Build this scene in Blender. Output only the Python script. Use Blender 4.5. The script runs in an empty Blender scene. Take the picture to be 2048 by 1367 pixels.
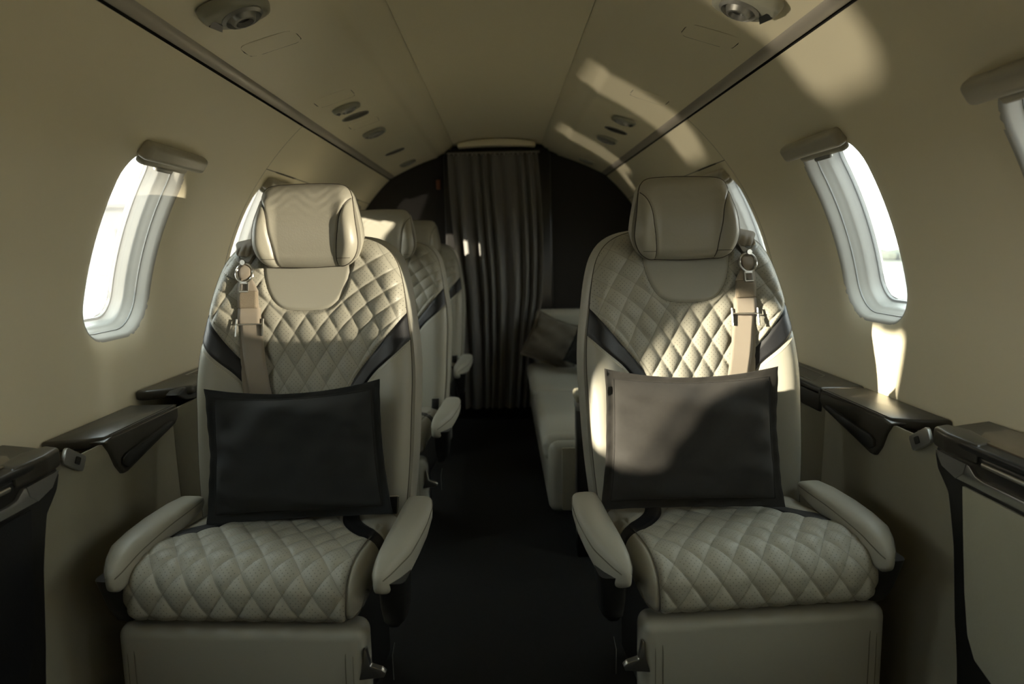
import bpy, bmesh, math, random
import numpy as np
from mathutils import Vector, Matrix

random.seed(7); np.random.seed(7)
PI = math.pi
S = bpy.context.scene
COL = S.collection

# ------------------------------------------------------------------ camera
cam_d = bpy.data.cameras.new('camera'); cam = bpy.data.objects.new('camera', cam_d); COL.objects.link(cam)
S.camera = cam
cam_d.sensor_width = 36.0; cam_d.lens = 1365.0 / 2048.0 * 36.0
cam_d.clip_start = .02; cam_d.clip_end = 500
cam.matrix_world = (Matrix.Translation((.011, 0, .92)) @ Matrix.Rotation(math.radians(-.670), 4, 'Z')
                    @ Matrix.Rotation(PI/2 - math.radians(7.7545), 4, 'X') @ Matrix.Rotation(math.radians(-1.2), 4, 'Z'))
cam_d.dof.use_dof = True; cam_d.dof.focus_distance = 1.38; cam_d.dof.aperture_fstop = 3.2

# ------------------------------------------------------------------ world, sun, outside spots, exposure
W = bpy.data.worlds.new('world'); S.world = W; W.use_nodes = True
nt = W.node_tree; bg = nt.nodes['Background']
tc = nt.nodes.new('ShaderNodeTexCoord'); sp = nt.nodes.new('ShaderNodeSeparateXYZ')
rmp = nt.nodes.new('ShaderNodeValToRGB')
nt.links.new(tc.outputs['Generated'], sp.inputs[0]); nt.links.new(sp.outputs['Z'], rmp.inputs[0])
rmp.color_ramp.elements[0].position = 0.0; rmp.color_ramp.elements[0].color = (.98, .97, .90, 1)
rmp.color_ramp.elements[1].position = .6; rmp.color_ramp.elements[1].color = (.76, .88, .90, 1)
nt.links.new(rmp.outputs[0], bg.inputs['Color']); bg.inputs['Strength'].default_value = 3.9

def sun_dir(ob, d):
    ob.rotation_euler = Vector(d).to_track_quat('-Z', 'Y').to_euler()
sd_ = bpy.data.lights.new('sun', 'SUN'); sd_.energy = 12.0; sd_.angle = math.radians(1.2); sd_.color = (1.0, .88, .70)
so = bpy.data.objects.new('sun', sd_); COL.objects.link(so); sun_dir(so, (1, .41, -.245))
# distant spots: sun glint off the wing, and one added for the left headrest
def outside_spot(name, target, d, dist, power, size, col, rad=.05, blend=.2):
    l = bpy.data.lights.new(name, 'SPOT'); l.energy = power; l.spot_size = math.radians(size); l.shadow_soft_size = rad
    l.color = col; l.spot_blend = blend
    o = bpy.data.objects.new(name, l); COL.objects.link(o)
    dv = Vector(d).normalized(); o.location = Vector(target) - dv * dist; sun_dir(o, d)
outside_spot('wing_glint', (-.85, 1.6, .95), (4.1, 1.92, 1.20), 4.68, 400, 70, (1, .87, .68), .09)
outside_spot('added_headrest_spot', (-.315, 1.44, .905), (-1, .436, -.02), 9.5, 5600, 2.5, (1, .87, .68), .04, .7)  # unseen lamp added on the right to brighten the left headrest
S.view_settings.view_transform = 'Standard'; S.view_settings.look = 'None'
S.view_settings.gamma = 1; S.view_settings.use_curve_mapping = False
S.view_settings.exposure = 1.18
try:
    S.cycles.use_denoising = True; S.cycles.max_bounces = 14; S.cycles.diffuse_bounces = 9
    S.cycles.transparent_max_bounces = 24; S.cycles.sample_clamp_indirect = 4; S.cycles.caustics_reflective = False
except Exception: pass

# ------------------------------------------------------------------ materials
def mat(name, col, rough=.5, metal=0, bump=0, bscale=300, var=0, vscale=8, sheen=0, spec=.5, weave=0, coat=0):
    m = bpy.data.materials.new(name); m.use_nodes = True
    n, l = m.node_tree.nodes, m.node_tree.links; b = n['Principled BSDF']
    b.inputs['Base Color'].default_value = (*col, 1); b.inputs['Roughness'].default_value = rough
    b.inputs['Metallic'].default_value = metal; b.inputs['Specular IOR Level'].default_value = spec
    if sheen: b.inputs['Sheen Weight'].default_value = sheen; b.inputs['Sheen Roughness'].default_value = .4
    if coat: b.inputs['Coat Weight'].default_value = coat
    tcn = n.new('ShaderNodeTexCoord')
    if var:
        no = n.new('ShaderNodeTexNoise'); no.inputs['Scale'].default_value = vscale; no.inputs['Detail'].default_value = 5
        l.new(tcn.outputs['Object'], no.inputs['Vector'])
        mx = n.new('ShaderNodeMix'); mx.data_type = 'RGBA'
        mx.inputs['A'].default_value = (*[c*(1-var) for c in col], 1); mx.inputs['B'].default_value = (*[min(1, c*(1+var)) for c in col], 1)
        l.new(no.outputs['Fac'], mx.inputs['Factor']); l.new(mx.outputs['Result'], b.inputs['Base Color'])
    if bump:
        bn = n.new('ShaderNodeBump'); bn.inputs['Strength'].default_value = bump; bn.inputs['Distance'].default_value = .001
        if weave:
            w1 = n.new('ShaderNodeTexWave'); w1.inputs['Scale'].default_value = weave; w1.bands_direction = 'X'
            w2 = n.new('ShaderNodeTexWave'); w2.inputs['Scale'].default_value = weave; w2.bands_direction = 'Z'
            for w in (w1, w2): l.new(tcn.outputs['Object'], w.inputs['Vector'])
            ad = n.new('ShaderNodeMath'); l.new(w1.outputs['Fac'], ad.inputs[0]); l.new(w2.outputs['Fac'], ad.inputs[1])
            l.new(ad.outputs[0], bn.inputs['Height'])
        else:
            no2 = n.new('ShaderNodeTexNoise'); no2.inputs['Scale'].default_value = bscale; no2.inputs['Detail'].default_value = 3
            l.new(tcn.outputs['Object'], no2.inputs['Vector']); l.new(no2.outputs['Fac'], bn.inputs['Height'])
        l.new(bn.outputs[0], b.inputs['Normal'])
    return m

LEA = (.31, .298, .245)
M = dict(
    wall=mat('wall_cream', (.79, .725, .545), .42, bump=.04, bscale=500),
    ceil=mat('ceiling_cream', (.76, .69, .50), .5, bump=.05, bscale=400),
    psu=mat('panel_cream', (.76, .695, .515), .38, bump=.03, bscale=500),
    strip=mat('trim_grey', (.42, .385, .33), .35, .2),
    dark=mat('dark_gap', (.012, .011, .009), .8),
    carpet=mat('carpet_black', (.007, .0068, .0065), .95, bump=.8, bscale=900, var=.4, vscale=60),
    bulk=mat('bulkhead_brown', (.015, .0125, .011), .75, bump=.1),
    curt=mat('curtain_grey', (.17, .165, .155), .85, bump=.2, bscale=700, sheen=.2),
    lea=mat('leather_cream', LEA, .46, bump=.12, bscale=420, var=.04, vscale=5),
    leab=mat('leather_cream_headrest', (.30, .285, .232), .42, bump=.22, bscale=260, var=.05, vscale=9),
    blk=mat('leather_black', (.008, .0085, .010), .45, bump=.25, bscale=600),
    blkcap=mat('ledge_black_leather', (.036, .032, .024), .33, bump=.15, bscale=500),
    pipe=mat('seam_dark', (.05, .042, .03), .7),
    pipel=mat('seam_leather', (.11, .10, .075), .6),
    thr=mat('thread_beige', (.50, .44, .32), .8),
    plast=mat('plastic_black', (.014, .014, .013), .32),
    fab=mat('panel_fabric', (.26, .245, .18), .9, bump=.35, weave=420, var=.05, vscale=30),
    vel=mat('panel_velvet', (.36, .355, .265), .8, bump=.2, bscale=200, var=.12, vscale=9, sheen=.2),
    pilb=mat('cushion_charcoal', (.009, .011, .0105), .9, bump=.8, weave=560, sheen=.08, var=.35, vscale=160),
    pilr=mat('cushion_brown', (.025, .022, .0165), .9, bump=.8, weave=560, sheen=.08, var=.30, vscale=160),
    pilt=mat('cushion_taupe', (.11, .095, .07), .9, bump=.4, weave=560, sheen=.1),
    web=mat('webbing_tan', (.33, .28, .215), .48, bump=.6, weave=330, sheen=.1),
    webl=mat('webbing_light', (.40, .36, .29), .5, bump=.6, weave=330, sheen=.1),
    stitchweb=mat('webbing_stitched', (.22, .18, .125), .75, bump=1.0, bscale=700),
    chrome=mat('metal_brushed', (.55, .54, .50), .28, 1, bump=.03),
    metal=mat('metal_dull', (.34, .335, .31), .42, .8),
    housing=mat('housing_grey', (.40, .375, .305), .3),
    bezel=mat('bezel_grey', (.30, .295, .235), .3),
    frame=mat('window_frame_white', (.40, .385, .35), .3),
    gasket=mat('gasket', (.20, .20, .19), .5),
    wood=mat('wood_dark', (.085, .062, .038), .28, var=.35, vscale=14, coat=.3),
    veneer=mat('veneer_black', (.012, .011, .010), .3),
    grille=mat('grille_grey', (.26, .24, .18), .45, .4),
    red=mat('placard_red', (.16, .045, .02), .6),
    tarmac=mat('tarmac', (.07, .066, .06), .95, var=.1, vscale=.4),
    grass=mat('grass', (.07, .08, .045), .95, var=.2, vscale=.5),
    tree=mat('tree_green', (.06, .068, .052), .95, var=.3, vscale=.6),
    white=mat('hangar_grey', (.05, .05, .049), .5),
    skin=mat('door_pale', (.072, .072, .073), .4),
)

def glass_mat():
    m = bpy.data.materials.new('pane_acrylic'); m.use_nodes = True
    n, l = m.node_tree.nodes, m.node_tree.links; n.remove(n['Principled BSDF']); out = n['Material Output']
    t = n.new('ShaderNodeBsdfTransparent'); t.inputs[0].default_value = (.93, .94, .93, 1)
    g = n.new('ShaderNodeBsdfGlossy'); g.inputs['Roughness'].default_value = .03
    d = n.new('ShaderNodeBsdfTranslucent'); d.inputs[0].default_value = (.8, .8, .78, 1)
    fr = n.new('ShaderNodeFresnel'); fr.inputs[0].default_value = 1.35
    m1 = n.new('ShaderNodeMixShader'); m1.inputs[0].default_value = .035
    m2 = n.new('ShaderNodeMixShader')
    l.new(t.outputs[0], m1.inputs[1]); l.new(d.outputs[0], m1.inputs[2])
    l.new(fr.outputs[0], m2.inputs[0]); l.new(m1.outputs[0], m2.inputs[1]); l.new(g.outputs[0], m2.inputs[2])
    l.new(m2.outputs[0], out.inputs[0]); return m
M['glass'] = glass_mat()

def quilt_mat(name, col):
    """perforated leather: dots follow UV 'flat' (metres), stitched seams follow UV 'quilt' (lattice phases)"""
    m = bpy.data.materials.new(name); m.use_nodes = True
    n, l = m.node_tree.nodes, m.node_tree.links; b = n['Principled BSDF']
    b.inputs['Roughness'].default_value = .5
    def math_(op, a, c=None, c2=None):
        k = n.new('ShaderNodeMath'); k.operation = op
        for i, v in enumerate((a, c, c2)):
            if v is None: continue
            if isinstance(v, (int, float)): k.inputs[i].default_value = v
            else: l.new(v, k.inputs[i])
        return k.outputs[0]
    def uv(nm):
        u = n.new('ShaderNodeUVMap'); u.uv_map = nm; s = n.new('ShaderNodeSeparateXYZ'); l.new(u.outputs[0], s.inputs[0]); return s.outputs[0], s.outputs[1]
    x, z = uv('flat'); p, q = uv('quilt')
    sc = 1/.0092
    a = math_('MULTIPLY', math_('ADD', x, z), sc); c = math_('MULTIPLY', math_('SUBTRACT', x, z), sc)
    fa = math_('SUBTRACT', math_('FRACT', a), .5); fc = math_('SUBTRACT', math_('FRACT', c), .5)
    r = math_('SQRT', math_('ADD', math_('MULTIPLY', fa, fa), math_('MULTIPLY', fc, fc)))
    dot = math_('LESS_THAN', r, .13)
    def near(v): return math_('ABSOLUTE', math_('SUBTRACT', math_('FRACT', math_('ADD', v, .5)), .5))
    np_, nq = near(p), near(q)
    far = math_('GREATER_THAN', math_('MINIMUM', np_, nq), .13)
    dot = math_('MULTIPLY', dot, far)
    dashp = math_('GREATER_THAN', math_('FRACT', math_('MULTIPLY', q, 14)), .35); dashq = math_('GREATER_THAN', math_('FRACT', math_('MULTIPLY', p, 14)), .35)
    st = math_('MAXIMUM', math_('MULTIPLY', math_('LESS_THAN', np_, .018), dashp), math_('MULTIPLY', math_('LESS_THAN', nq, .018), dashq))
    m1 = n.new('ShaderNodeMix'); m1.data_type = 'RGBA'; m1.inputs['A'].default_value = (*col, 1); m1.inputs['B'].default_value = (*[k*.38 for k in col], 1)
    l.new(dot, m1.inputs['Factor'])
    m2 = n.new('ShaderNodeMix'); m2.data_type = 'RGBA'; l.new(m1.outputs['Result'], m2.inputs['A']); m2.inputs['B'].default_value = (*[k*.62 for k in col], 1)
    l.new(st, m2.inputs['Factor']); l.new(m2.outputs['Result'], b.inputs['Base Color'])
    bn = n.new('ShaderNodeBump'); bn.inputs['Strength'].default_value = .5; bn.inputs['Distance'].default_value = .0008
    l.new(math_('ADD', math_('MULTIPLY', dot, -1), math_('MULTIPLY', st, .6)), bn.inputs['Height'])
    l.new(bn.outputs[0], b.inputs['Normal'])
    return m
M['quilt'] = quilt_mat('leather_quilted', (.305, .293, .24))

# ------------------------------------------------------------------ object helpers
def tag(o, label=None, cat=None, group=None, kind=None):
    if label: o['label'] = label
    if cat: o['category'] = cat
    if group: o['group'] = group
    if kind: o['kind'] = kind
    return o
def empty(name, loc=(0, 0, 0), label=None, cat=None, group=None, kind=None, rot=None):
    o = bpy.data.objects.new(name, None); COL.objects.link(o); o.location = loc; o.empty_display_size = .05
    if rot: o.rotation_euler = rot
    return tag(o, label, cat, group, kind)
def mesh_obj(name, V, F, m, parent=None, smooth=True, uvs=None, auto=None):
    me = bpy.data.meshes.new(name); V = np.asarray(V, float)
    me.from_pydata(V.tolist(), [], F.tolist() if isinstance(F, np.ndarray) else F)
    if uvs:
        li = np.empty(len(me.loops), dtype=np.int32); me.loops.foreach_get('vertex_index', li)
        for nm, uv in uvs.items():
            lay = me.uv_layers.new(name=nm); lay.data.foreach_set('uv', np.asarray(uv, np.float32)[li].ravel())
    me.materials.append(m)
    if smooth: me.polygons.foreach_set('use_smooth', [True]*len(me.polygons))
    o = bpy.data.objects.new(name, me); COL.objects.link(o)
    if parent: o.parent = parent
    if auto is not None: me.set_sharp_from_angle(angle=math.radians(auto))
    return o
def bm_obj(name, bm, m, parent=None, smooth=True, auto=35):
    bmesh.ops.recalc_face_normals(bm, faces=bm.faces)
    me = bpy.data.meshes.new(name); bm.to_mesh(me); bm.free(); me.materials.append(m)
    if smooth:
        me.polygons.foreach_set('use_smooth', [True]*len(me.polygons)); me.set_sharp_from_angle(angle=math.radians(auto))
    o = bpy.data.objects.new(name, me); COL.objects.link(o)
    if parent: o.parent = parent
    return o
def grid(u0, u1, v0, v1, step, stepv=None):
    nu = max(2, int(round((u1-u0)/step))+1); nv = max(2, int(round((v1-v0)/(stepv or step)))+1)
    U, V = np.meshgrid(np.linspace(u0, u1, nu), np.linspace(v0, v1, nv)); P = np.c_[U.ravel(), V.ravel()]
    i = np.arange(nu*nv).reshape(nv, nu); a, b, c, d = i[:-1, :-1].ravel(), i[:-1, 1:].ravel(), i[1:, 1:].ravel(), i[1:, :-1].ravel()
    return P, np.r_[np.c_[a, b, c], np.c_[a, c, d]]
def clip(P, T, fv):
    """keep the side where fv > 0, cutting triangles exactly on fv = 0"""
    s = fv > 0; k = s[T].sum(1); keep = T[k == 3].tolist(); P = P.tolist(); cache = {}
    def cut(i, j):
        key = (i, j) if i < j else (j, i)
        if key not in cache:
            t = fv[i]/(fv[i]-fv[j]); cache[key] = len(P); P.append([a+(b-a)*t for a, b in zip(P[i], P[j])])
        return cache[key]
    for tri in T[(k > 0) & (k < 3)]:
        poly = []
        for a in range(3):
            i, j = int(tri[a]), int(tri[(a+1) % 3])
            if s[i]: poly.append(i)
            if s[i] != s[j]: poly.append(cut(i, j))
        for a in range(1, len(poly)-1): keep.append([poly[0], poly[a], poly[a+1]])
    P = np.array(P); T = np.array(keep, int).reshape(-1, 3)
    u, inv = np.unique(T, return_inverse=True)
    return P[u], inv.reshape(-1, 3)
def split(P, T, f):
    return clip(P, T, f(P)), clip(P, T, -f(P))
def sdf_poly(P, poly):
    """signed distance, positive inside"""
    poly = np.asarray(poly, float); a = poly; b = np.roll(poly, -1, 0)
    d = np.full(len(P), 1e9); ins = np.zeros(len(P), bool)
    for (ax, ay), (bx, by) in zip(a, b):
        ex, ey = bx-ax, by-ay; wx, wy = P[:, 0]-ax, P[:, 1]-ay
        t = np.clip((wx*ex+wy*ey)/(ex*ex+ey*ey+1e-12), 0, 1); d = np.minimum(d, np.hypot(wx-ex*t, wy-ey*t))
        cond = ((ay > P[:, 1]) != (by > P[:, 1])) & (P[:, 0] < (bx-ax)*(P[:, 1]-ay)/(by-ay+1e-12)+ax); ins ^= cond
    return np.where(ins, d, -d)
def smoothstep(a, b, x):
    t = np.clip((x-a)/(b-a), 0, 1); return t*t*(3-2*t)
def spline(pts, n=8, closed=False):
    pts = [np.array(p, float) for p in pts]; out = []; N = len(pts)
    rng = range(N) if closed else range(N-1)
    for i in rng:
        p0 = pts[(i-1) % N] if closed or i > 0 else pts[0]*2-pts[1]
        p1, p2 = pts[i], pts[(i+1) % N]
        p3 = pts[(i+2) % N] if closed or i < N-2 else pts[-1]*2-pts[-2]
        for k in range(n):
            t = k/n; out.append(.5*((2*p1)+(-p0+p2)*t+(2*p0-5*p1+4*p2-p3)*t*t+(-p0+3*p1-3*p2+p3)*t**3))
    if not closed: out.append(pts[-1])
    return np.array(out)
class MB:
    """collects simple solids into one mesh"""
    def __init__(s): s.V = []; s.F = []
    def add(s, V, F):
        b = len(s.V); s.V += [tuple(v) for v in V]; s.F += [tuple(int(i)+b for i in f) for f in F]; return s
    def tube(s, pts, r, n=6, closed=False):
        pts = [Vector(p) for p in pts]; N = len(pts); V = []; F = []
        up = Vector((.31, .52, .8)).normalized()
        for i, p in enumerate(pts):
            t = (pts[(i+1) % N]-pts[i-1]) if closed else (pts[min(i+1, N-1)]-pts[max(i-1, 0)])
            t.normalize(); a = t.cross(up)
            if a.length < .05: a = t.cross(Vector((1, 0, 0)))
            a.normalize(); b = t.cross(a); rr = r[i] if hasattr(r, '__len__') else r
            for k in range(n): V.append(p + (a*math.cos(2*PI*k/n)+b*math.sin(2*PI*k/n))*rr)
        for i in range(N if closed else N-1):
            j = (i+1) % N
            for k in range(n): F.append((i*n+k, i*n+(k+1) % n, j*n+(k+1) % n, j*n+k))
        if not closed: F.append(tuple(range(n))[::-1]); F.append(tuple((N-1)*n+k for k in range(n)))
        return s.add(V, F)
    def box(s, c, d, rot=None):
        V = [Vector((x*d[0]/2, y*d[1]/2, z*d[2]/2)) for x in (-1, 1) for y in (-1, 1) for z in (-1, 1)]
        if rot is not None: V = [rot @ v for v in V]
        V = [v+Vector(c) for v in V]
        return s.add(V, [(0, 1, 3, 2), (4, 6, 7, 5), (0, 4, 5, 1), (2, 3, 7, 6), (0, 2, 6, 4), (1, 5, 7, 3)])
    def obj(s, name, m, parent=None, smooth=True, auto=40): return mesh_obj(name, s.V, s.F, m, parent, smooth, auto=auto if smooth else None)
def rbox(name, c, d, r, m, parent=None, seg=3, rot=None, fn=None):
    bm = bmesh.new(); bmesh.ops.create_cube(bm, size=1)
    for v in bm.verts: v.co = Vector((v.co.x*d[0], v.co.y*d[1], v.co.z*d[2]))
    bmesh.ops.bevel(bm, geom=bm.edges[:], offset=min(r, min(d)*.49), segments=seg, profile=.5, affect='EDGES')
    for v in bm.verts:
        if rot is not None: v.co = rot @ v.co
        v.co += Vector(c)
        if fn: v.co = Vector(fn(v.co))
    return bm_obj(name, bm, m, parent)
def prism(name, poly, lo, hi, f3, m, parent=None, bev=.0, seg=2):
    """poly: 2-D outline; f3(u, v, w) -> 3-D; extruded from w = lo to w = hi"""
    bm = bmesh.new(); A = [bm.verts.new(f3(u, v, lo)) for u, v in poly]; B = [bm.verts.new(f3(u, v, hi)) for u, v in poly]
    n = len(poly); bm.faces.new(A); bm.faces.new(B[::-1])
    for i in range(n): bm.faces.new((A[i], B[i], B[(i+1) % n], A[(i+1) % n]))
    bmesh.ops.recalc_face_normals(bm, faces=bm.faces)
    if bev: bmesh.ops.bevel(bm, geom=bm.edges[:], offset=bev, segments=seg, profile=.5, affect='EDGES', clamp_overlap=True)
    return bm_obj(name, bm, m, parent)
def loft(name, secs, m, parent=None, n=20, e=.55, fn=None):
    """secs: (centre, half_w, half_h, axis_u, axis_v) rounded sections joined end to end"""
    V = []; F = []
    for c, w, h, au, av in secs:
        c, au, av = Vector(c), Vector(au), Vector(av)
        for k in range(n):
            t = 2*PI*k/n; a, b = math.cos(t), math.sin(t)
            V.append(c+au*(w*math.copysign(abs(a)**e, a))+av*(h*math.copysign(abs(b)**e, b)))
    for i in range(len(secs)-1):
        for k in range(n): F.append((i*n+k, i*n+(k+1) % n, (i+1)*n+(k+1) % n, (i+1)*n+k))
    F.append(tuple(range(n))[::-1]); F.append(tuple((len(secs)-1)*n+k for k in range(n)))
    if fn: V = [fn(v) for v in V]
    o = mesh_obj(name, V, F, m, parent, True, auto=50)
    bm = bmesh.new(); bm.from_mesh(o.data); bmesh.ops.recalc_face_normals(bm, faces=bm.faces); bm.to_mesh(o.data); bm.free()
    return o
def rrect(a, b, r, n=8, ins=0):
    a, b, r = a-ins, b-ins, max(.002, r-ins); out = []
    for cx, cy, t0 in ((a-r, b-r, 0), (-(a-r), b-r, PI/2), (-(a-r), -(b-r), PI), (a-r, -(b-r), 1.5*PI)):
        for k in range(n+1): t = t0+PI/2*k/n; out.append((cx+r*math.cos(t), cy+r*math.sin(t)))
    return out
def copy_tree(o, parent=None):
    c = o.copy(); COL.objects.link(c); c.parent = parent
    for ch in list(o.children): copy_tree(ch, c)
    return c
def mirror_tree(o, parent=None):
    """copy with mirrored (x -> -x) meshes"""
    c = o.copy(); COL.objects.link(c); c.parent = parent
    if o.data:
        me = o.data.copy(); me.transform(Matrix.Scale(-1, 4, (1, 0, 0))); me.flip_normals(); c.data = me
    c.location.x = -o.location.x
    c.rotation_euler.z = -o.rotation_euler.z; c.rotation_euler.y = -o.rotation_euler.y
    for ch in list(o.children): mirror_tree(ch, c)
    return c

# ------------------------------------------------------------------ cabin shell
CZ, RR = .64, .87                                   # fuselage circle
def cyl(sg, Y, s, out=0.0):                         # s = arc length above the circle's centre height
    ph = s/RR; r = RR+out
    return (sg*r*math.cos(ph), Y, CZ+r*math.sin(ph))
def cylv(sg, Y, s, out):
    ph = s/RR; r = RR+out; return np.c_[sg*r*np.cos(ph), Y, CZ+r*np.sin(ph)]
Y0, Y1 = -1.5, 3.70
S_TRIM = RR*math.asin((1.303-CZ)/RR)
S_FLOOR = -RR*math.asin(CZ/RR)
WYS = {-1: [-.74, -.02, .845, 1.565, 2.295, 3.36], 1: [-.60, .165, .908, 1.565, 2.295, 3.02]}
WS, WA, WB, WR = .314, .132, .219, .085              # window centre arc, half width, half height, corner radius
def win_sd(P, sg, a=WA, b=WB, r=WR):
    """positive outside every window opening"""
    d = np.full(len(P), 9.)
    for y in WYS[sg]:
        qx = np.abs(P[:, 0]-y)-(a-r); qy = np.abs(P[:, 1]-WS)-(b-r)
        k = np.hypot(np.maximum(qx, 0), np.maximum(qy, 0))+np.minimum(np.maximum(qx, qy), 0)-r; d = np.minimum(d, k)
    return d
SEAM_Y, SEAM_S = 2.105, RR*math.asin((1.172-CZ)/RR)

def wall(sg, name):
    root = empty(name, kind='structure')
    P, T = grid(Y0, Y1, RR*math.asin((.48-CZ)/RR), S_TRIM-.0150, .024)
    P, T = clip(P, T, win_sd(P, sg))
    g = .0011
    def put(nm, P, T):
        sd = win_sd(P, sg); out = .014*np.exp(-np.maximum(sd, 0)/.022)
        V = cylv(sg, P[:, 0], P[:, 1], out)
        if sg > 0: T = T[:, ::-1]
        mesh_obj(nm, V, T, M['wall'], root)
    put('wall_panel', *clip(P, T, SEAM_Y-g-P[:, 0]))
    A, B = clip(P, T, P[:, 0]-SEAM_Y-g)
    put('wall_panel', *clip(A, B, SEAM_S-g-A[:, 1]))
    put('wall_panel', *clip(A, B, A[:, 1]-SEAM_S-g))
    # dark lining right behind the joints, then the outer skin with the pane openings
    P, T = grid(Y0-.1, Y1+.1, S_FLOOR-.12, S_TRIM+.22, .03)
    P, T = clip(P, T, win_sd(P, sg, WA-.034, WB-.034, WR-.034))
    mesh_obj('outer_skin', cylv(sg, P[:, 0], P[:, 1], .092), T if sg < 0 else T[:, ::-1], M['dark'], root)
    mb = MB()
    mb.tube([cyl(sg, SEAM_Y, s, .004) for s in np.linspace(0, S_TRIM, 24)], .0035, 5)
    mb.tube([cyl(sg, y, SEAM_S, .004) for y in np.linspace(SEAM_Y, Y1, 5)], .0035, 5)
    mb.obj('seam_gasket', M['dark'], root)
    return root
wall_left = wall(-1, 'wall_left'); wall_right = wall(1, 'wall_right')

def window(sg, y, k):
    root = empty('window_%d' % k, kind='structure')
    def ring(ins, out):
        pts = rrect(WA, WB, WR, 8, ins); res = []
        for (a, b), (c, d) in zip(pts, pts[1:]+pts[:1]):
            kk = 10 if abs(b-d) > .1 else 1
            res += [cyl(sg, y+a+(c-a)*q/kk, WS+b+(d-b)*q/kk, out) for q in range(kk)]
        return res
    def rings(nm, spec, m):
        V = []; F = []; n = 54
        for ins, out in spec: V += ring(ins, out)
        for i in range(len(spec)-1):
            for j in range(n): F.append((i*n+j, i*n+(j+1) % n, (i+1)*n+(j+1) % n, (i+1)*n+j))
        return mesh_obj(nm, V, F, m, root, True, auto=40)
    rings('window_frame', [(-.003, .0125), (.001, .014), (.006, .022), (.009, .036), (.011, .040)], M['frame'])
    rings('gasket', [(.0105, .039), (.012, .0395), (.012, .042), (.0115, .044)], M['gasket'])
    rings('inner_frame', [(.0115, .042), (.0135, .046), (.016, .052), (.019, .060), (.0215, .0635), (.0235, .070), (.0265, .077), (.0295, .084), (.033, .090), (.035, .093), (.03, .1)], M['frame'])
    rings('gasket', [(.0305, .084), (.034, .085), (.0345, .09)], M['gasket'])
    # panes: inner and outer acrylic sheets, gently curved with the fuselage
    for out, ins in ((.062, .021), (.088, .033)):
        P, T = grid(-WA, WA, -WB, WB, .02); sd = -win_sd(np.c_[P[:, 0]+y, P[:, 1]+WS], sg, WA-ins, WB-ins, WR-ins)
        A, B = clip(P, T, sd)
        mesh_obj('pane', cylv(sg, A[:, 0]+y, A[:, 1]+WS, out), B if sg < 0 else B[:, ::-1], M['glass'], root)
    # shade housing: a rounded cap over the top of the opening
    def f(v): return cyl(sg, y+v.x, WS+WB+v.y-.004, -v.z)
    rbox('shade_housing', (0, .002, .006), (.268, .040, .030), .012, M['housing'], root, 4, fn=f)
    rbox('shade_handle', (0, -.024, -.010), (.20, .022, .022), .008, M['housing'], root, 3, fn=f)
    rbox('shade_grip', (.0, -.036, -.004), (.07, .010, .012), .004, M['metal'], root, 2, fn=f)
k = 1
for sg in (-1, 1):
    for y in WYS[sg]: window(sg, y, k); k += 1

# floor, ceiling, end walls
P, T = grid(-.725, .725, Y0, Y1, .1)
mesh_obj('floor', np.c_[P[:, 0], P[:, 1], np.zeros(len(P))], T, M['carpet'], None, False); tag(bpy.data.objects['floor'], kind='structure')
cprof = spline([(-.229, 1.460), (-.15, 1.478), (-.07, 1.486), (0, 1.488), (.07, 1.486), (.15, 1.478), (.229, 1.460)], 4)
V = []; F = []; ys = np.linspace(Y0, Y1, 27)
for y in ys: V += [(p[0], y, p[1]) for p in cprof]
n = len(cprof)
for i in range(len(ys)-1):
    for j in range(n-1): F.append((i*n+j, (i+1)*n+j, (i+1)*n+j+1, i*n+j+1))
tag(mesh_obj('ceiling', V, F, M['ceil']), kind='structure')
# dark shell above the ceiling so no light leaks in
V = []; F = []
ang = np.linspace(math.asin((1.303-CZ)/RR)-.02, PI-math.asin((1.303-CZ)/RR)+.02, 16)
for y in (Y0-.1, Y1+.1): V += [(.965*math.cos(a), y, CZ+.965*math.sin(a)) for a in ang]
for j in range(15): F.append((j, 16+j, 17+j, j+1))
o = mesh_obj('ceiling_void', V, F, M['dark']); o.name = 'ceiling_shell'; tag(o, kind='structure')
# end walls
def disc(name, y, m, th=.03):
    a = np.linspace(0, 2*PI, 64, endpoint=False)
    poly = [(.99*math.cos(t), max(-.02, CZ+.99*math.sin(t))) for t in a]
    return tag(prism(name, poly, y, y+th, lambda u, v, w: (u, w, v), m), kind='structure')
disc('wall_rear', Y1, M['bulk']); disc('wall_front', Y0-.03, M['wall'])
prism('floor_edge', [(-.99, -.02), (.99, -.02), (.99, -.05), (-.99, -.05)], Y0-.1, Y1+.1, lambda u, v, w: (u, w, v), M['dark']); tag(bpy.data.objects['floor_edge'], kind='structure'); bpy.data.objects['floor_edge'].name = 'trim_7'

# grey channel strips where the overhead panels meet the side walls, with the dark joint next to them
k = 1
for sg in (-1, 1):
    r = empty('trim_%d' % k, kind='structure'); k += 1
    prof = [(.545, 1.3135), (.549, 1.306), (.556, 1.3015), (.566, 1.2975), (.571, 1.2975), (.571, 1.33), (.545, 1.33)]
    prism('channel_strip', [(sg*a, b) for a, b in prof], Y0, Y1-.02, lambda u, v, w: (u, w, v), M['strip'], r)
    prof = [(.571, 1.299), (.575, 1.302), (.60, 1.284), (.61, 1.31), (.571, 1.34)]
    prism('shadow_joint', [(sg*a, b) for a, b in prof], Y0, Y1, lambda u, v, w: (u, w, v), M['dark'], r)

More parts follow.
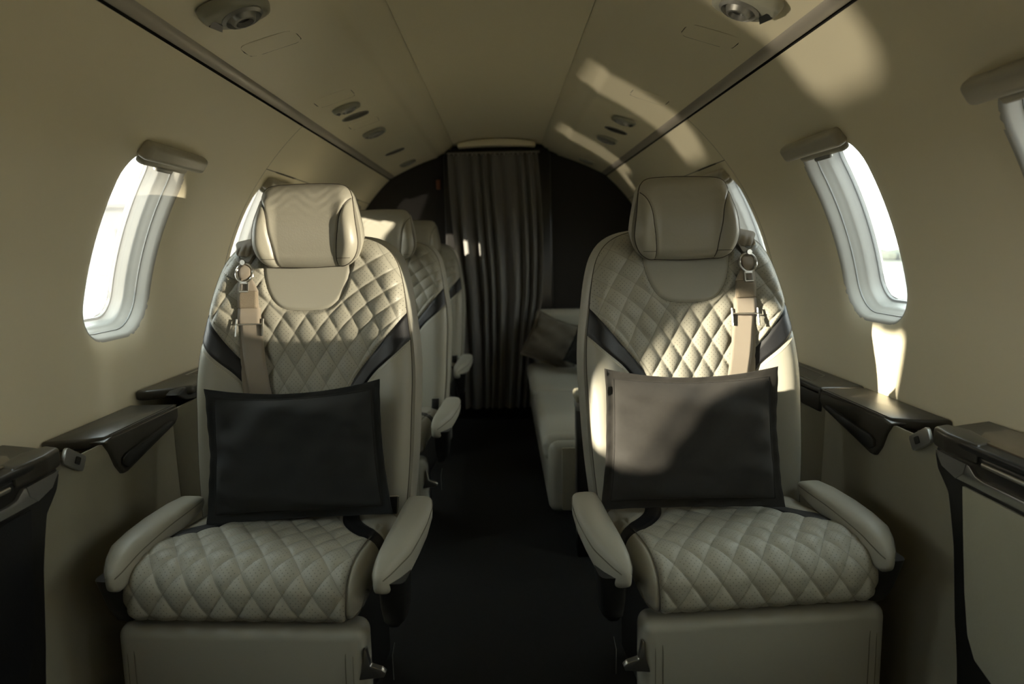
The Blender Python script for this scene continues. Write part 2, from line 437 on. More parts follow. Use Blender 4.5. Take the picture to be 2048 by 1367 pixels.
# ------------------------------------------------------------------ overhead service panels
def PX(x):                                            # underside height of the panel at |x|
    return 1.3105+(.548-x)*.408+.006*math.sin(max(0, min(1, (.548-x)/.231))*PI)
def psu_frame(sg, x, y):
    """local frame on the underside: returns f(u across towards aisle, v along y, w downwards)"""
    z0 = PX(x); tu = Vector((-sg, 0, .408)).normalized(); tn = Vector((-sg*.408, 0, -1)).normalized()
    o = Vector((sg*x, y, z0))
    return lambda u, v, w: o+tu*u+Vector((0, v, 0))+tn*w
def overhead(sg, name_label):
    root = empty('overhead_panel', (0, 0, 0), name_label, 'overhead panel', 'overhead service panels')
    side = [(x, PX(x)) for x in np.linspace(.548, .317, 14)]+[(.3165, 1.4095), (.303, 1.4165), (.267, 1.431), (.258, 1.437), (.229, 1.463)]
    items = dict(h=[(.458, 1.495 if sg < 0 else 1.50, .112, .082), (.455, 2.02 if sg < 0 else 2.08, .108, .10)]) 
    if sg < 0: items['h'].append((.45, 2.42, .10, .085))
    # panel skin: param (t along the profile, y), with the hatches cut out
    L = [0.]
    for a, b in zip(side, side[1:]): L.append(L[-1]+math.hypot(a[0]-b[0], a[1]-b[1]))
    L = np.array(L); sx = np.array([p[0] for p in side]); sz = np.array([p[1] for p in side])
    P, T = grid(0, L[-1], Y0, Y1, L[-1]/26, .03)
    def hsd(P, ins=0):
        d = np.full(len(P), 9.)
        for hx, hy, w, h in items['h']:
            t0 = np.interp(-hx, -sx, L); d = np.minimum(d, -sdf_poly(P, [(t0+a, hy+b+ (a*.35)) for a, b in rrect(w/2, h/2, .022, 5, ins)]))
        return d
    def xyz(P, dz=0): return np.c_[sg*np.interp(P[:, 0], L, sx), P[:, 1], np.interp(P[:, 0], L, sz)+dz]
    A, B = clip(P, T, hsd(P)); mesh_obj('panel_shell', xyz(A), B if sg > 0 else B[:, ::-1], M['psu'], root)
    for hx, hy, w, h in items['h']:
        t0 = float(np.interp(-hx, -sx, L)); ol = [(t0+a, hy+b+a*.35) for a, b in rrect(w/2, h/2, .022, 5, .0021)]
        V = xyz(np.array(ol)); V2 = xyz(np.array(ol), .0012); n = len(ol)
        mesh_obj('access_hatch', np.r_[V, V2], [tuple(range(n))]+[(i, (i+1) % n, n+(i+1) % n, n+i) for i in range(n)], M['psu'], root, False)
    V = xyz(P, .007); mesh_obj('panel_backing', V, T if sg > 0 else T[:, ::-1], M['dark'], root)

    def bezel(y, x=.455, w=.085, h=.07, big=1.0, mname='bezel'):
        f = psu_frame(sg, x, y); hh = empty('light_bezel', parent_loc) if False else None
        # lens-shaped raised plate, thick on the near side
        ol = []
        for kk in range(28):
            t = 2*PI*kk/28; a, b = math.cos(t), math.sin(t)
            ol.append((w/2*math.copysign(abs(a)**.75, a), h/2*math.copysign(abs(b)**.85, b)+a*w*.17))
        V = []; F = []; n = 28
        for sc, dw in ((1.0, 0), (.985, .004*big), (.93, .0085*big), (.80, .0105*big)):
            V += [f(u*sc, v*sc, dw+(.004*big*(-v/h))) for u, v in ol]
        for i in range(3):
            for j in range(n): F.append((i*n+j, i*n+(j+1) % n, (i+1)*n+(j+1) % n, (i+1)*n+j))
        F.append(tuple(3*n+j for j in range(n)))
        pl = mesh_obj('light_bezel', V, F, M[mname], root, True, auto=50)
        # swivelling lamp: ring, barrel, lens
        r = h*.27; V = []; F = []; n = 20; cu, cv = .004*big, -.002
        prof = [(r*1.15, .008), (r*1.15, .0125), (r*.98, .0145), (r*.90, .010), (r*.86, .0085), (r*.62, .017), (r*.5, .0175), (r*.44, .012)]
        for rr_, ww in prof: V += [f(cu+rr_*math.cos(2*PI*j/n), cv+rr_*math.sin(2*PI*j/n), ww*big) for j in range(n)]
        for i in range(len(prof)-1):
            for j in range(n): F.append((i*n+j, i*n+(j+1) % n, (i+1)*n+(j+1) % n, (i+1)*n+j))
        mesh_obj('reading_lamp', V, F, M['metal'], pl, True, auto=40)
        mesh_obj('lens', [f(cu+r*.5*math.cos(2*PI*j/n), cv+r*.5*math.sin(2*PI*j/n), .013*big) for j in range(n)], [tuple(range(n))], M['plast'], pl, False)
        prism('switch', [(-w*.43, -h*.16), (-w*.30, -h*.30), (-w*.27, -h*.02), (-w*.36, h*.16)], .009*big, .0118*big, f, M['plast'], pl)
    def grille(y, x=.452, w=.085, h=.085, mm='grille'):
        f = psu_frame(sg, x, y); n = 30
        def lens(sc): return [(w/2*sc*math.copysign(abs(math.cos(t))**.9, math.cos(t)), h/2*sc*.72*math.sin(t)+w/2*sc*math.cos(t)*.33) for t in np.linspace(0, 2*PI, n, endpoint=False)]
        V = []; F = []
        for sc, dw in ((1.04, .0), (1.03, .003), (.97, .0032), (.95, .0012)): V += [f(u, v, dw) for u, v in lens(sc)]
        for i in range(3):
            for j in range(n): F.append((i*n+j, i*n+(j+1) % n, (i+1)*n+(j+1) % n, (i+1)*n+j))
        g = mesh_obj('speaker_grille', V, F, M['metal'], root, True, auto=40)
        mesh_obj('grille_backing', [f(u, v, .0012) for u, v in lens(.96)], [tuple(range(n))], M['plast'], g, False)
        mb = MB()
        for i in range(15):
            u = -w/2*.88+w*.88*i/14; hv = h/2*.72*math.sqrt(max(0, 1-(u/(w/2*.95))**2))*.93; c = u*.33
            mb.tube([f(u, c-hv, .002), f(u, c+hv, .002)], .0011, 4)
        o = mb.obj('grille_bars', M[mm], g); o['kind'] = 'stuff'
    if sg < 0:
        bezel(1.285, .455, .115, .12, 1.9); bezel(2.155, .452, .085, .08); grille(2.285); bezel(2.60, .45, .085, .11); grille(3.10); bezel(3.50, .45, .085, .11, .7)
    else:
        bezel(1.285, .460, .115, .12, 1.9); bezel(2.46, .447, .085, .10); grille(2.655, mm='plast'); bezel(2.86, .45, .085, .12); bezel(3.55, .45, .08, .10, .7)
    return root
parent_loc = (0, 0, 0)
overhead(-1, 'left cream overhead service panel with three hatches, two grilles and reading lamps')
overhead(1, 'right cream overhead service panel with two hatches, one dark grille and reading lamps')

# ------------------------------------------------------------------ bulkhead fittings and curtain
arch = []
pts = [(x, 1.462+.020*(1-(x/.205)**2)) for x in np.linspace(-.205, .195, 17)]
arch = pts+[(x, z-.022-.012*(1-(x/.2)**2)) for x, z in pts[::-1]]
tag(prism('trim_3', arch, Y1-.10, Y1, lambda u, v, w: (u, w, v), M['wall'], None, .003), kind='structure')
surround = [(-.285, .0), (-.285, 1.40), (-.27, 1.437), (-.2, 1.448), (.2, 1.448), (.262, 1.437), (.275, 1.40), (.285, 0)]
tag(prism('door_1', surround, Y1-.035, Y1, lambda u, v, w: (u, w, v), M['veneer'], None, .006), kind='structure')
o = rbox('exit_placard', (-.318, Y1-.006, 1.265), (.022, .012, .05), .003, M['red'])
tag(o, 'small reddish placard on the dark bulkhead left of the curtain', 'placard')

def curtain():
    root = empty('curtain', (0, Y1-.09, 0), 'dark grey pleated curtain drawn across the aisle at the rear bulkhead', 'curtain')
    nu, nv = 260, 50; V = []; F = []; ph = np.cumsum(np.random.RandomState(3).uniform(.75, 1.3, 12)); ph = ph/ph[-1]
    for j in range(nv+1):
        t = j/nv; z = 1.405-t*1.335
        xl = -.258+.055*smoothstep(0, .8, np.array([t]))[0]; xr = .205+.022*math.sin(min(1, t*1.6)*PI*.9)-.055*max(0, t-.55)/.45
        for i in range(nu+1):
            s = i/nu; fold = 8*2*PI*(s+.03*math.sin(s*13+1.3))
            amp = .013+.012*smoothstep(0, .35, np.array([t]))[0]
            V.append((xl+(xr-xl)*(s+.006*math.sin(fold*2)*t), -amp*math.sin(fold+.35*math.sin(t*3+s*5))-.006*math.sin(fold*2+1)*t, z))
    for j in range(nv):
        for i in range(nu): a = j*(nu+1)+i; F.append((a, a+1, a+nu+2, a+nu+1))
    c = mesh_obj('curtain_cloth', V, F, M['curt'], root)
    mb = MB(); mb.tube([(-.262, .0, 1.413), (.215, .0, 1.413)], .005, 8); mb.obj('curtain_rail', M['metal'], root)
    for i in range(20):
        x = -.25+.448*i/19; o = MB().tube([(x, -.002, 1.412), (x, -.003, 1.400)], .0022, 5).obj('curtain_hook', M['chrome'], root)
curtain()

# ------------------------------------------------------------------ seats
OUT = [(-.228, .36), (-.236, .44), (-.240, .50), (-.243, .58), (-.245, .652), (-.241, .718), (-.231, .782), (-.224, .826), (-.214, .868), (-.202, .898), (-.182, .924), (-.152, .942), (-.11, .952)]
OUT = [(x*.95, z) for x, z in OUT]
OUTLINE = spline(OUT+[(-.04, .955), (.04, .955)]+[(-x, z) for x, z in OUT[::-1]], 5)
OUTLINE = np.r_[OUTLINE, spline([(.2166, .36), (.20, .347), (0, .343), (-.20, .347), (-.2166, .36)], 4)[1:-1]]
def tilt(z): return (z-.38)*.175
def eq(x, sgx=1): return x
UPANEL = [(-.104, .985), (-.099, .92), (-.096, .885), (-.088, .850), (-.074, .822), (-.056, .805), (-.032, .7985), (0, .797)]
UPANEL = spline(UPANEL+[(-x, z) for x, z in UPANEL[-2::-1]], 5)
def half_poly(line):                                  # symmetric region under / between the two mirrored lines
    return [(-x, z) for x, z in line]+[(x, z) for x, z in line[::-1]]
INNER = spline([(.275, .852), (.24, .815), (.165, .725), (.105, .652), (.088, .60), (.082, .55), (.078, .45), (.076, .33)], 5)
OUTER = spline([(.285, .78), (.248, .752), (.20, .708), (.150, .664), (.122, .62), (.112, .56), (.107, .45), (.105, .33)], 5)
QREG = np.array([(-.275, 1.0)]+[(-x, z) for x, z in INNER]+[(x, z) for x, z in INNER[::-1]]+[(.275, 1.0)])
AREG = np.array([(-.285, 1.0)]+[(-x, z) for x, z in OUTER]+[(x, z) for x, z in OUTER[::-1]]+[(.285, 1.0)])
def lattice(x, z):
    """phases of the diamond stitching; diamonds lean outward and widen towards the shoulders"""
    k = 1+.55*smoothstep(.70, .98, z)
    xx = x/k; zz = z+.35*np.abs(x)*smoothstep(.74, .96, z)
    return xx/.0455+zz/.0715, xx/.0455-zz/.0715
def quilt_h(p, q):
    a = np.abs(np.sin(PI*p)); b = np.abs(np.sin(PI*q)); return (a*b)**.42
def back_surf(x, z, quilt=True):
    P = np.c_[x, z]; sd = np.maximum(sdf_poly(P, OUTLINE), 0); ax = np.abs(x)
    y = tilt(z)
    y = y-.034*smoothstep(.105, .20, ax)*(1-smoothstep(.60, .93, z))          # side bolsters
    y = y-.010*np.exp(-((z-.52)/.12)**2)*(1-smoothstep(.05, .16, ax))
    y = y+.012*smoothstep(.80, .95, z)
    t = np.clip((sd+.003)/.034, 0, 1); y = y+.034*(1-np.sqrt(np.maximum(0, 1-(1-t)**2)))
    du, dq, da = np.abs(sdf_poly(P, UPANEL)), np.abs(sdf_poly(P, QREG)), np.abs(sdf_poly(P, AREG))
    seam = np.minimum(np.minimum(du, dq), da)
    y = y+.0035*np.exp(-(seam/.0035)**2)
    if quilt:
        p, q = lattice(x, z); h = quilt_h(p, q)
        inq = (sdf_poly(P, QREG) > 0) & (sdf_poly(P, UPANEL) < 0)
        y = y-np.where(inq, (.0068*h-.0018)*np.clip(seam/.008, 0, 1)*np.clip(sd/.012, 0, 1), 0)
    return y
def bs(x, z, off=0., quilt=False):
    a = back_surf(np.array([float(x)]), np.array([float(z)]), quilt); return (x, float(a[0])-off, z)
def along(line, off=.0, quilt=False):
    line = np.asarray(line); y = back_surf(line[:, 0], line[:, 1], quilt); return [(a, b-off, c) for a, b, c in zip(line[:, 0], y, line[:, 1])]
def dense(line, step=.006):
    line = np.asarray(line, float); d = np.r_[0, np.cumsum(np.hypot(*np.diff(line, axis=0).T))]; t = np.arange(0, d[-1], step)
    return np.c_[np.interp(t, d, line[:, 0]), np.interp(t, d, line[:, 1])]
def inside(line, poly, m=.004):
    line = np.asarray(line); return line[sdf_poly(line, poly) > m]

HW = [(.060, .8915), (.080, .8925), (.097, .902), (.108, .918), (.1135, .938), (.113, .958), (.1095, .984), (.104, .012+1.0), (.0985, 1.036), (.0935, 1.050), (.083, 1.0600), (.06, 1.0645)]
HOUT = spline([(-x, z) for x, z in HW]+[(0, 1.066)]+HW[::-1]+[(0, .8895)], 4, True)
HSEAM = spline([(.120, 1.052), (.104, 1.040), (.088, 1.022), (.0785, .997), (.074, .965), (.0685, .930), (.0645, .885)], 5)
HC = np.array([(-.15, 1.08)]+[(-x, z) for x, z in HSEAM]+[(x, z) for x, z in HSEAM[::-1]]+[(.15, 1.08)])
def head_surf(x, z):
    P = np.c_[x, z]; sd = np.maximum(sdf_poly(P, HOUT), 0); y = .072+.06*(z-.975)
    y = y-.014*np.exp(-((z-.965)/.06)**2)-.014*smoothstep(.055, .10, np.abs(x))*(1-smoothstep(.98, 1.05, z))
    t = np.clip((sd+.0015)/.026, 0, 1); y = y+.030*(1-np.sqrt(np.maximum(0, 1-(1-t)**2)))
    y = y+.0035*np.exp(-(np.abs(sdf_poly(P, HC))/.003)**2)
    wr = np.sin(z*310+3*np.sin(x*60))*np.sin(x*90+1)*.0005*smoothstep(.98, 1.04, z); return y+wr

# cushion: v runs from the back of the seat to the front lip and down the front roll
CP = [(.06, .385), (-.02, .388), (-.12, .3945), (-.20, .402), (-.255, .404)]
cpath = [np.array(p, float) for p in spline(CP, 6)]
for k in range(1, 13):
    t = PI/2*k/12; cpath.append(np.array((-.255-.072*math.sin(t), .404-.050*(1-math.cos(t)))))
cpath += [np.array((-.329, .340)), np.array((-.328, .322)), np.array((-.322, .312)), np.array((-.310, .306))]
cpath = np.array(cpath); cl = np.r_[0, np.cumsum(np.hypot(*np.diff(cpath, axis=0).T))]; CL = cl[-1]
def cw(v): return .204+.010*np.sin(np.clip(v/CL, 0, 1)*PI)
def cush_map(x, v, h):
    """x already carries the side roll: |x| beyond the half width turns down the side"""
    y = np.interp(v, cl, cpath[:, 0]); z = np.interp(v, cl, cpath[:, 1])
    e = .004; ty = np.interp(v+e, cl, cpath[:, 0])-np.interp(v-e, cl, cpath[:, 0]); tz = np.interp(v+e, cl, cpath[:, 1])-np.interp(v-e, cl, cpath[:, 1])
    ln = np.hypot(ty, tz); ty, tz = ty/ln, tz/ln; ny, nz = tz, -ty      # outward normal (up / forward)
    W_ = cw(v); r = .034; ax = np.abs(x); sgn = np.sign(x); base = W_-r
    t = np.clip((ax-base)/r, 0, PI/2); xx = np.where(ax < base, ax, base+r*np.sin(t)); d = np.where(ax < base, 0, r*(1-np.cos(t)))
    ext = np.maximum(0, ax-base-r*PI/2); d = d+ext
    hh = h*np.cos(t); xx = xx+h*np.sin(t)
    return np.c_[sgn*xx, y+ny*(hh-d), z+nz*(hh-d)]
CIN = spline([(.090, -.02), (.092, .06), (.100, .12), (.118, .17), (.152, .22), (.188, .25), (.26, .27)], 5)
COU = spline([(.122, -.02), (.124, .06), (.131, .11), (.148, .15), (.180, .19), (.205, .21), (.26, .222)], 5)
CQ = np.array([(-x, v) for x, v in CIN[::-1]]+[(x, v) for x, v in CIN]+[(.26, .9), (-.26, .9)])
CA = np.array([(-x, v) for x, v in COU[::-1]]+[(x, v) for x, v in COU]+[(.26, .9), (-.26, .9)])
def cush_lat(x, v): return x/.051+v/.074, x/.051-v/.074
def cborder(P, ib): return (.186+.004*np.sin(P[:, 1]*9))-ib*P[:, 0]    # the plain border strip runs down the aisle side

def make_seat(ib, loc, label, group):
    """ib = +1: aisle on the +x side (left-hand seats), -1: aisle on the -x side"""
    root = empty('cabin_seat', loc, label, 'seat', group)
    def X(p): return (p[0], p[1], p[2])
    # ---- backrest front, split into its upholstery panels
    back = prism('backrest', [tuple(p) for p in OUTLINE[::2]], 0, 1, lambda u, v, w: (u*(1+.010*w), tilt(v)+.030+.070*w+.03*w*(v-.6), v+ (v-.65)*.012*w), M['lea'], root, .006)
    P, T = grid(-.252, .252, .335, .965, .0026); P, T = clip(P, T, sdf_poly(P, OUTLINE))
    def put(nm, PT, m, uv=False):
        P, T = PT
        if not len(T): return
        V = np.c_[P[:, 0], back_surf(P[:, 0], P[:, 1]), P[:, 1]]
        uvs = None
        if uv: p, q = lattice(P[:, 0], P[:, 1]); uvs = {'flat': np.c_[P[:, 0], P[:, 1]], 'quilt': np.c_[p, q]}
        return mesh_obj(nm, V, T, m, back, True, uvs)
    U, rest = split(P, T, lambda P: sdf_poly(P, UPANEL)); put('neck_panel', U, M['lea'])
    Q, rest = split(*rest, lambda P: sdf_poly(P, QREG)); q_ = put('quilted_panel', Q, M['quilt'], True)
    A, B = split(*rest, lambda P: sdf_poly(P, AREG))
    for s_ in (-1, 1):
        o = put('accent_stripe', clip(*A, s_*A[0][:, 0]), M['blk']); o['label'] = 'black leather accent stripe'
        put('side_bolster', clip(*B, s_*B[0][:, 0]), M['lea'])
    mb = MB()
    mb.tube(along(inside(UPANEL, OUTLINE, .002), -.001), .0013, 5)
    for s_ in (-1, 1):
        for ln in (INNER, OUTER): mb.tube(along(inside(dense([(s_*a, b) for a, b in ln]), OUTLINE, .002), -.0012), .0012, 5)
    ol = OUTLINE; mb.tube([(a, b+.0015, c) for a, b, c in along(ol)], .0016, 5, True)
    o = mb.obj('seam_piping', M['pipe'], back)
    mb = MB()
    for s_ in (-1, 1):
        ln = dense([(s_*a, b-.0072) for a, b in OUTER if b > .5], .0046); ln = inside(ln, OUTLINE, .010); pts = along(ln, .0006)
        for a, b in zip(pts, pts[1:]): a, b = Vector(a), Vector(b); mb.tube([a+(b-a)*.18, a+(b-a)*.78], .0005, 4)
    mb.obj('stitching', M['thr'], back)['kind'] = 'stuff'
    # ---- headrest
    head = prism('headrest', [tuple(p) for p in HOUT[::2]], 0, 1, lambda u, v, w: (u*(1-.05*w), .072+.06*(v-.975)+.026+.05*w, v-.004*w), M['leab'], root, .005); head.location.x = ib*.010
    P, T = grid(-.118, .118, .886, 1.07, .0024); P, T = clip(P, T, sdf_poly(P, HOUT))
    Cn, Wg = split(P, T, lambda P: sdf_poly(P, HC))
    def puth(nm, PT):
        P, T = PT; return mesh_obj(nm, np.c_[P[:, 0], head_surf(P[:, 0], P[:, 1]), P[:, 1]], T, M['leab'], head)
    puth('centre_panel', Cn)
    for s_ in (-1, 1): puth('wing_panel', clip(*Wg, s_*Wg[0][:, 0]))
    mb = MB()
    for s_ in (-1, 1):
        ln = inside(dense([(s_*a, b) for a, b in HSEAM]), HOUT, .001); mb.tube([(a, float(y)-.0002, b) for (a, b), y in zip(ln, head_surf(ln[:, 0], ln[:, 1]))], .0011, 5)
        ln = inside(np.array([(s_*a, .9085+.05*(a-.065)**2*8) for a in np.linspace(.066, .112, 10)]), HOUT, .001)
        mb.tube([(a, float(y)-.0001, b) for (a, b), y in zip(ln, head_surf(ln[:, 0], ln[:, 1]))], .0007, 4)
    yy = head_surf(HOUT[:, 0], HOUT[:, 1]); mb.tube([(a, float(y)+.0005, b) for (a, b), y in zip(HOUT, yy)], .0015, 5, True)
    mb.obj('seam_piping', M['pipe'], head)
    # ---- cushion
    cb = rbox('seat_cushion', (0, -.115, .338), (.400, .36, .062), .024, M['lea'], root, 4)
    hw = .204+.010-.034+.034*PI/2+.028
    P, T = grid(-hw, hw, .0, CL, .0028); 
    def cfield(P):
        dq = np.abs(sdf_poly(P, CQ)); da = np.abs(sdf_poly(P, CA)); db = np.abs(cborder(P, ib)); db = np.where(P[:, 1] < .17, 9, db)
        return np.minimum(np.minimum(dq, da), db)
    def is_q(P): return np.minimum(sdf_poly(P, CQ), cborder(P, ib))
    def putc(nm, PT, m, uv=False):
        P, T = PT
        if not len(T): return
        s = cfield(P); h = -.0032*np.exp(-(s/.0035)**2); p, q = cush_lat(P[:, 0], P[:, 1]); W_ = cw(P[:, 1])
        h = h+.010*np.exp(-(P[:, 0]/.13)**2)*smoothstep(0, .1, P[:, 1])*0
        if uv: h = h+(.0068*quilt_h(p, q)-.0015)*np.clip(s/.009, 0, 1)*np.clip((hw-.02-np.abs(P[:, 0]))/.02, 0, 1)*np.clip((CL-P[:, 1])/.03, 0, 1)
        V = cush_map(P[:, 0], P[:, 1], h); uvs = {'flat': P, 'quilt': np.c_[p, q]} if uv else None
        return mesh_obj(nm, V, T[:, ::-1], m, cb, True, uvs)
    Q, rest = split(P, T, is_q); putc('quilted_panel', Q, M['quilt'], True)
    A, B = split(*rest, lambda P: np.minimum(sdf_poly(P, CA), -sdf_poly(P, CQ)))
    for s_ in (-1, 1): o = putc('accent_stripe', clip(*A, s_*A[0][:, 0]), M['blk']); o['label'] = 'black leather accent stripe'
    for s_ in (-1, 1): putc('cushion_border', clip(*B, s_*B[0][:, 0]), M['lea'])
    mb = MB()
    ln = np.array([(ib*(.186+.004*math.sin(v*9)), v) for v in np.linspace(.235, CL-.004, 30)]); mb.tube(cush_map(ln[:, 0], ln[:, 1], np.full(30, -.0012)), .0010, 5)
    ln = np.array([(x, CL-.012) for x in np.linspace(-hw+.03, hw-.03, 60)]); mb.tube(cush_map(ln[:, 0], ln[:, 1], np.full(60, .001)), .0016, 5)
    mb.obj('seam_piping', M['pipel'], cb)
    # ---- leg rest
    lx = -ib*.006
    lg = rbox('leg_rest', (lx, -.293, .185), (.430, .062, .225), .022, M['lea'], root, 5)
    mb = MB()
    for s_ in (-1, 1):
        mb.tube(spline([(lx+s_*.182, -.3245, .085), (lx+s_*.182, -.3250, .20), (lx+s_*.184, -.3225, .262), (lx+s_*.197, -.312, .284), (lx+s_*.203, -.302, .292)], 5), .0009, 5)
        mb.tube(spline([(lx+s_*.195, -.3242, .085), (lx+s_*.195, -.3245, .20), (lx+s_*.196, -.322, .262), (lx+s_*.203, -.312, .281)], 5), .0006, 4)
    mb.obj('seam_piping', M['pipel'], lg)
    # ---- armrests
    for s_ in (-1, 1):
        c = s_*(.261 if s_ == ib else .220)
        secs = []
        for y, dx, w, zt, h in ((-.045, -.004, .020, .426, .020), (-.06, -.003, .026, .432, .034), (-.10, 0, .030, .434, .044), (-.17, .002, .031, .434, .050), (-.23, 0, .0305, .433, .055), (-.28, -.003, .028, .430, .060), (-.310, -.009, .022, .424, .060), (-.332, -.014, .015, .414, .048), (-.345, -.017, .008, .404, .030), (-.349, -.018, .003, .397, .014)):
            secs.append(((c+s_*dx, y, zt-h/2), w, h/2, (1, 0, 0), (0, 0, 1)))
        arm = loft('armrest', secs, M['lea'], root, 24, .62)
        mb = MB()
        for sd in (-1, 1):
            pl = [(q[0][0]+sd*q[1]*.985, q[0][1], q[0][2]+q[2]*.42) for q in secs[1:-1]]; mb.tube(spline(pl, 3), .0010, 5)
        mb.obj('seam_piping', M['pipel'], arm)
        loft('armrest_support', [((c, -.30, .385), .024, .035, (1, 0, 0), (0, 1, 0)), ((c-s_*.004, -.285, .33), .022, .034, (1, 0, 0), (0, 1, 0)), ((c-s_*.006, -.275, .30), .019, .03, (1, 0, 0), (0, 1, 0)), ((c-s_*.014, -.25, .272), .010, .02, (1, 0, 0), (0, 1, 0))], M['plast'], root, 16, .5)
    # ---- base, lever, release cable
    bm_ = MB(); bm_.box((0, -.10, .245), (.36, .30, .13)); bm_.box((0, -.10, .10), (.30, .34, .17)); o = bm_.obj('seat_base', M['plast'], root)
    f = lambda u, v, w: (ib*u, w, v)
    lev = prism('recline_lever', [(.197, .206), (.240, .212), (.243, .220), (.236, .2265), (.217, .232), (.211, .262), (.208, .262), (.206, .236)], -.322, -.310, f, M['chrome'], root, .0015)
    MB().tube([(ib*.255, -.30, .262), (ib*.251, -.302, .24), (ib*.2515, -.302, .195)], .0006, 5).obj('release_cable', M['chrome'], root)
    # ---- shoulder harness on the outboard side
    ob = -ib
    def ribbon(nm, cl_, w, m, th=.0016, par=root, off=.004):
        """cl_: (x, z, extra lift) centre line down the backrest"""
        V = []; F = []
        pts = spline(cl_, 6); ws = spline([(a,) for a in w], 6)[:, 0] if hasattr(w, '__len__') else np.full(len(pts), w)
        for (x, z, lf), ww in zip(pts, ws):
            for e_ in np.linspace(-1, 1, 7):
                xx = ob*(x+.010)+e_*ww/2; y = bs(ob*(x+.010), z)[1]
                V.append((xx, y-off-lf, z)); 
        k = len(pts)
        for i in range(k-1):
            for j in range(6): a = i*7+j; F.append((a, a+1, a+8, a+7))
        o = mesh_obj(nm, V, F, m, par)
        md = o.modifiers.new('t', 'SOLIDIFY'); md.thickness = th; md.offset = 0
        return o
    HX = .010
    def at_(x, z, lf): p = bs(ob*(x+HX), z); return Vector((p[0], p[1]-lf, p[2]))
    strap = ribbon('shoulder_strap', [(.109, .806, .004), (.1085, .79, .004), (.107, .772, .005), (.101, .74, .010), (.093, .69, .014), (.084, .64, .012), (.076, .58, .012), (.070, .52, .010)], .047, M['web'])
    ribbon('under_strap', [(.122, .770, .002), (.121, .73, .003), (.117, .68, .004), (.112, .62, .004), (.108, .55, .004)], [.012, .016, .019, .020, .02], M['web'], par=strap)
    ribbon('webbing_loop', [(.110, .772, .009), (.1095, .79, .010), (.110, .806, .0085), (.1115, .82, .008), (.1125, .843, .008)], [.048, .048, .047, .045, .044], M['web'], par=strap)
    ribbon('webbing_stitched_end', [(.1118, .842, .0105), (.1118, .83, .011), (.111, .806, .011)], [.041, .044, .043], M['stitchweb'], par=strap, th=.003)
    ribbon('webbing_neck', [(.119, .885, .008), (.118, .872, .010), (.116, .858, .0105), (.112, .842, .0105)], [.016, .022, .036, .045], M['web'], par=strap)
    # adjuster bars
    for dx in (-.0275, .0275):
        a = at_(.107+dx, .783, .012); b = at_(.1065+dx, .747, .016); MB().tube([a, a*.5+b*.5, b], .0024, 6).obj('adjuster_bar', M['chrome'], strap)
    MB().tube([at_(.0795, .772, .015), at_(.1345, .772, .015)], .0018, 6).obj('adjuster_crossbar', M['chrome'], strap)
    # tongue: a ring with a slotted plate below it
    ring = [at_(.1205+.0185*math.cos(t), .881+.0195*math.sin(t)*(1 if math.sin(t) > 0 else 1.05), .017) for t in np.linspace(0, 2*PI, 9)[:-1]+PI/8]
    t_ = MB(); t_.tube(spline([tuple(p) for p in ring], 3, True), .0027, 8, True)
    for a, b in (((.1275, .861), (.1275, .842)), ((.1115, .861), (.1115, .842)), ((.1290, .8415), (.110, .8415)), ((.1275, .859), (.1115, .859))):
        t_.tube([at_(*a, .0175), at_(*b, .0175)], .0023, 6)
    tg = t_.obj('harness_tongue', M['chrome'], strap)
    # claw connector and the folded fabric anchor above it
    cpts = [(-.019, .021), (-.022, .008), (-.015, -.006), (-.006, -.011), (.006, -.011), (.015, -.006), (.022, .008), (.019, .021), (.012, .012), (.008, .002), (0, -.001), (-.008, .002), (-.012, .012)]
    prism('harness_claw', cpts, .014, .019, lambda u, v, w: tuple(at_(.1245+u*ob, .911+v, w)), M['metal'], strap, .0015)
    rv = MB(); c = at_(.1235, .903, .021); rv.tube([c, c+Vector((0, -.004, .0003))], .0055, 14); rv.obj('rivet', M['chrome'], strap)
    nV = []; nF = []; n1, n2 = 16, 12
    for j in range(n2+1):
        t = j/n2
        for i in range(n1+1):
            s = i/n1*2-1; wv = .0235-.0065*t+.002*math.sin(t*9)
            z = .950-.034*t+.006*s*ob*(-1)*(1-t)+.003*(s*s)*t
            lf = .015+.006*math.sin(t*PI)-.003*s*s+.0016*math.sin(s*9+t*6)*t
            py = bs(ob*.118, z)[1]; nV.append((ob*(.004)+ob*.1265+s*wv, py-lf, z))
    for j in range(n2):
        for i in range(n1): a = j*(n1+1)+i; nF.append((a, a+1, a+n1+2, a+n1+1))
    an = mesh_obj('fabric_anchor', nV, nF, M['webl'], strap); md = an.modifiers.new('t', 'SOLIDIFY'); md.thickness = .004
    # hank of webbing seen through the ring
    loft('webbing_knot', [(at_(.1205, .898, .013), .008, .003, (1, 0, 0), (0, 1, 0)), (at_(.1205, .889, .015), .0145, .005, (1, 0, 0), (0, 1, 0)), (at_(.1205, .876, .015), .0145, .005, (1, 0, 0), (0, 1, 0)), (at_(.1205, .866, .012), .008, .003, (1, 0, 0), (0, 1, 0))], M['web'], strap, 16, .7)
    # ---- lap belt bracket by the aisle
    b = MB(); q0 = Vector((ib*.196, -.035, .385))
    fr = [q0+Vector((ib*a, -.004*0, c)) for a, c in ((-.012, .0), (-.011, .036), (.013, .037), (.010, .002))]
    bk = MB().tube([fr[2], (fr[2]+fr[3])/2, fr[3]], .0028, 6).obj('lap_belt_buckle', M['chrome'], root)
    prism('buckle_plate', [(-.014, .0), (-.012, .036), (.012, .036), (.009, .0)], -.003, .003, lambda u, v, w: tuple(q0+Vector((ib*u, w, v))), M['blk'], bk, .001)
    MB().tube([fr[1], fr[2]], .0016, 6).obj('buckle_rim', M['chrome'], bk)
    return root
SX, SY = .420, 1.40; TOE = math.radians(4)
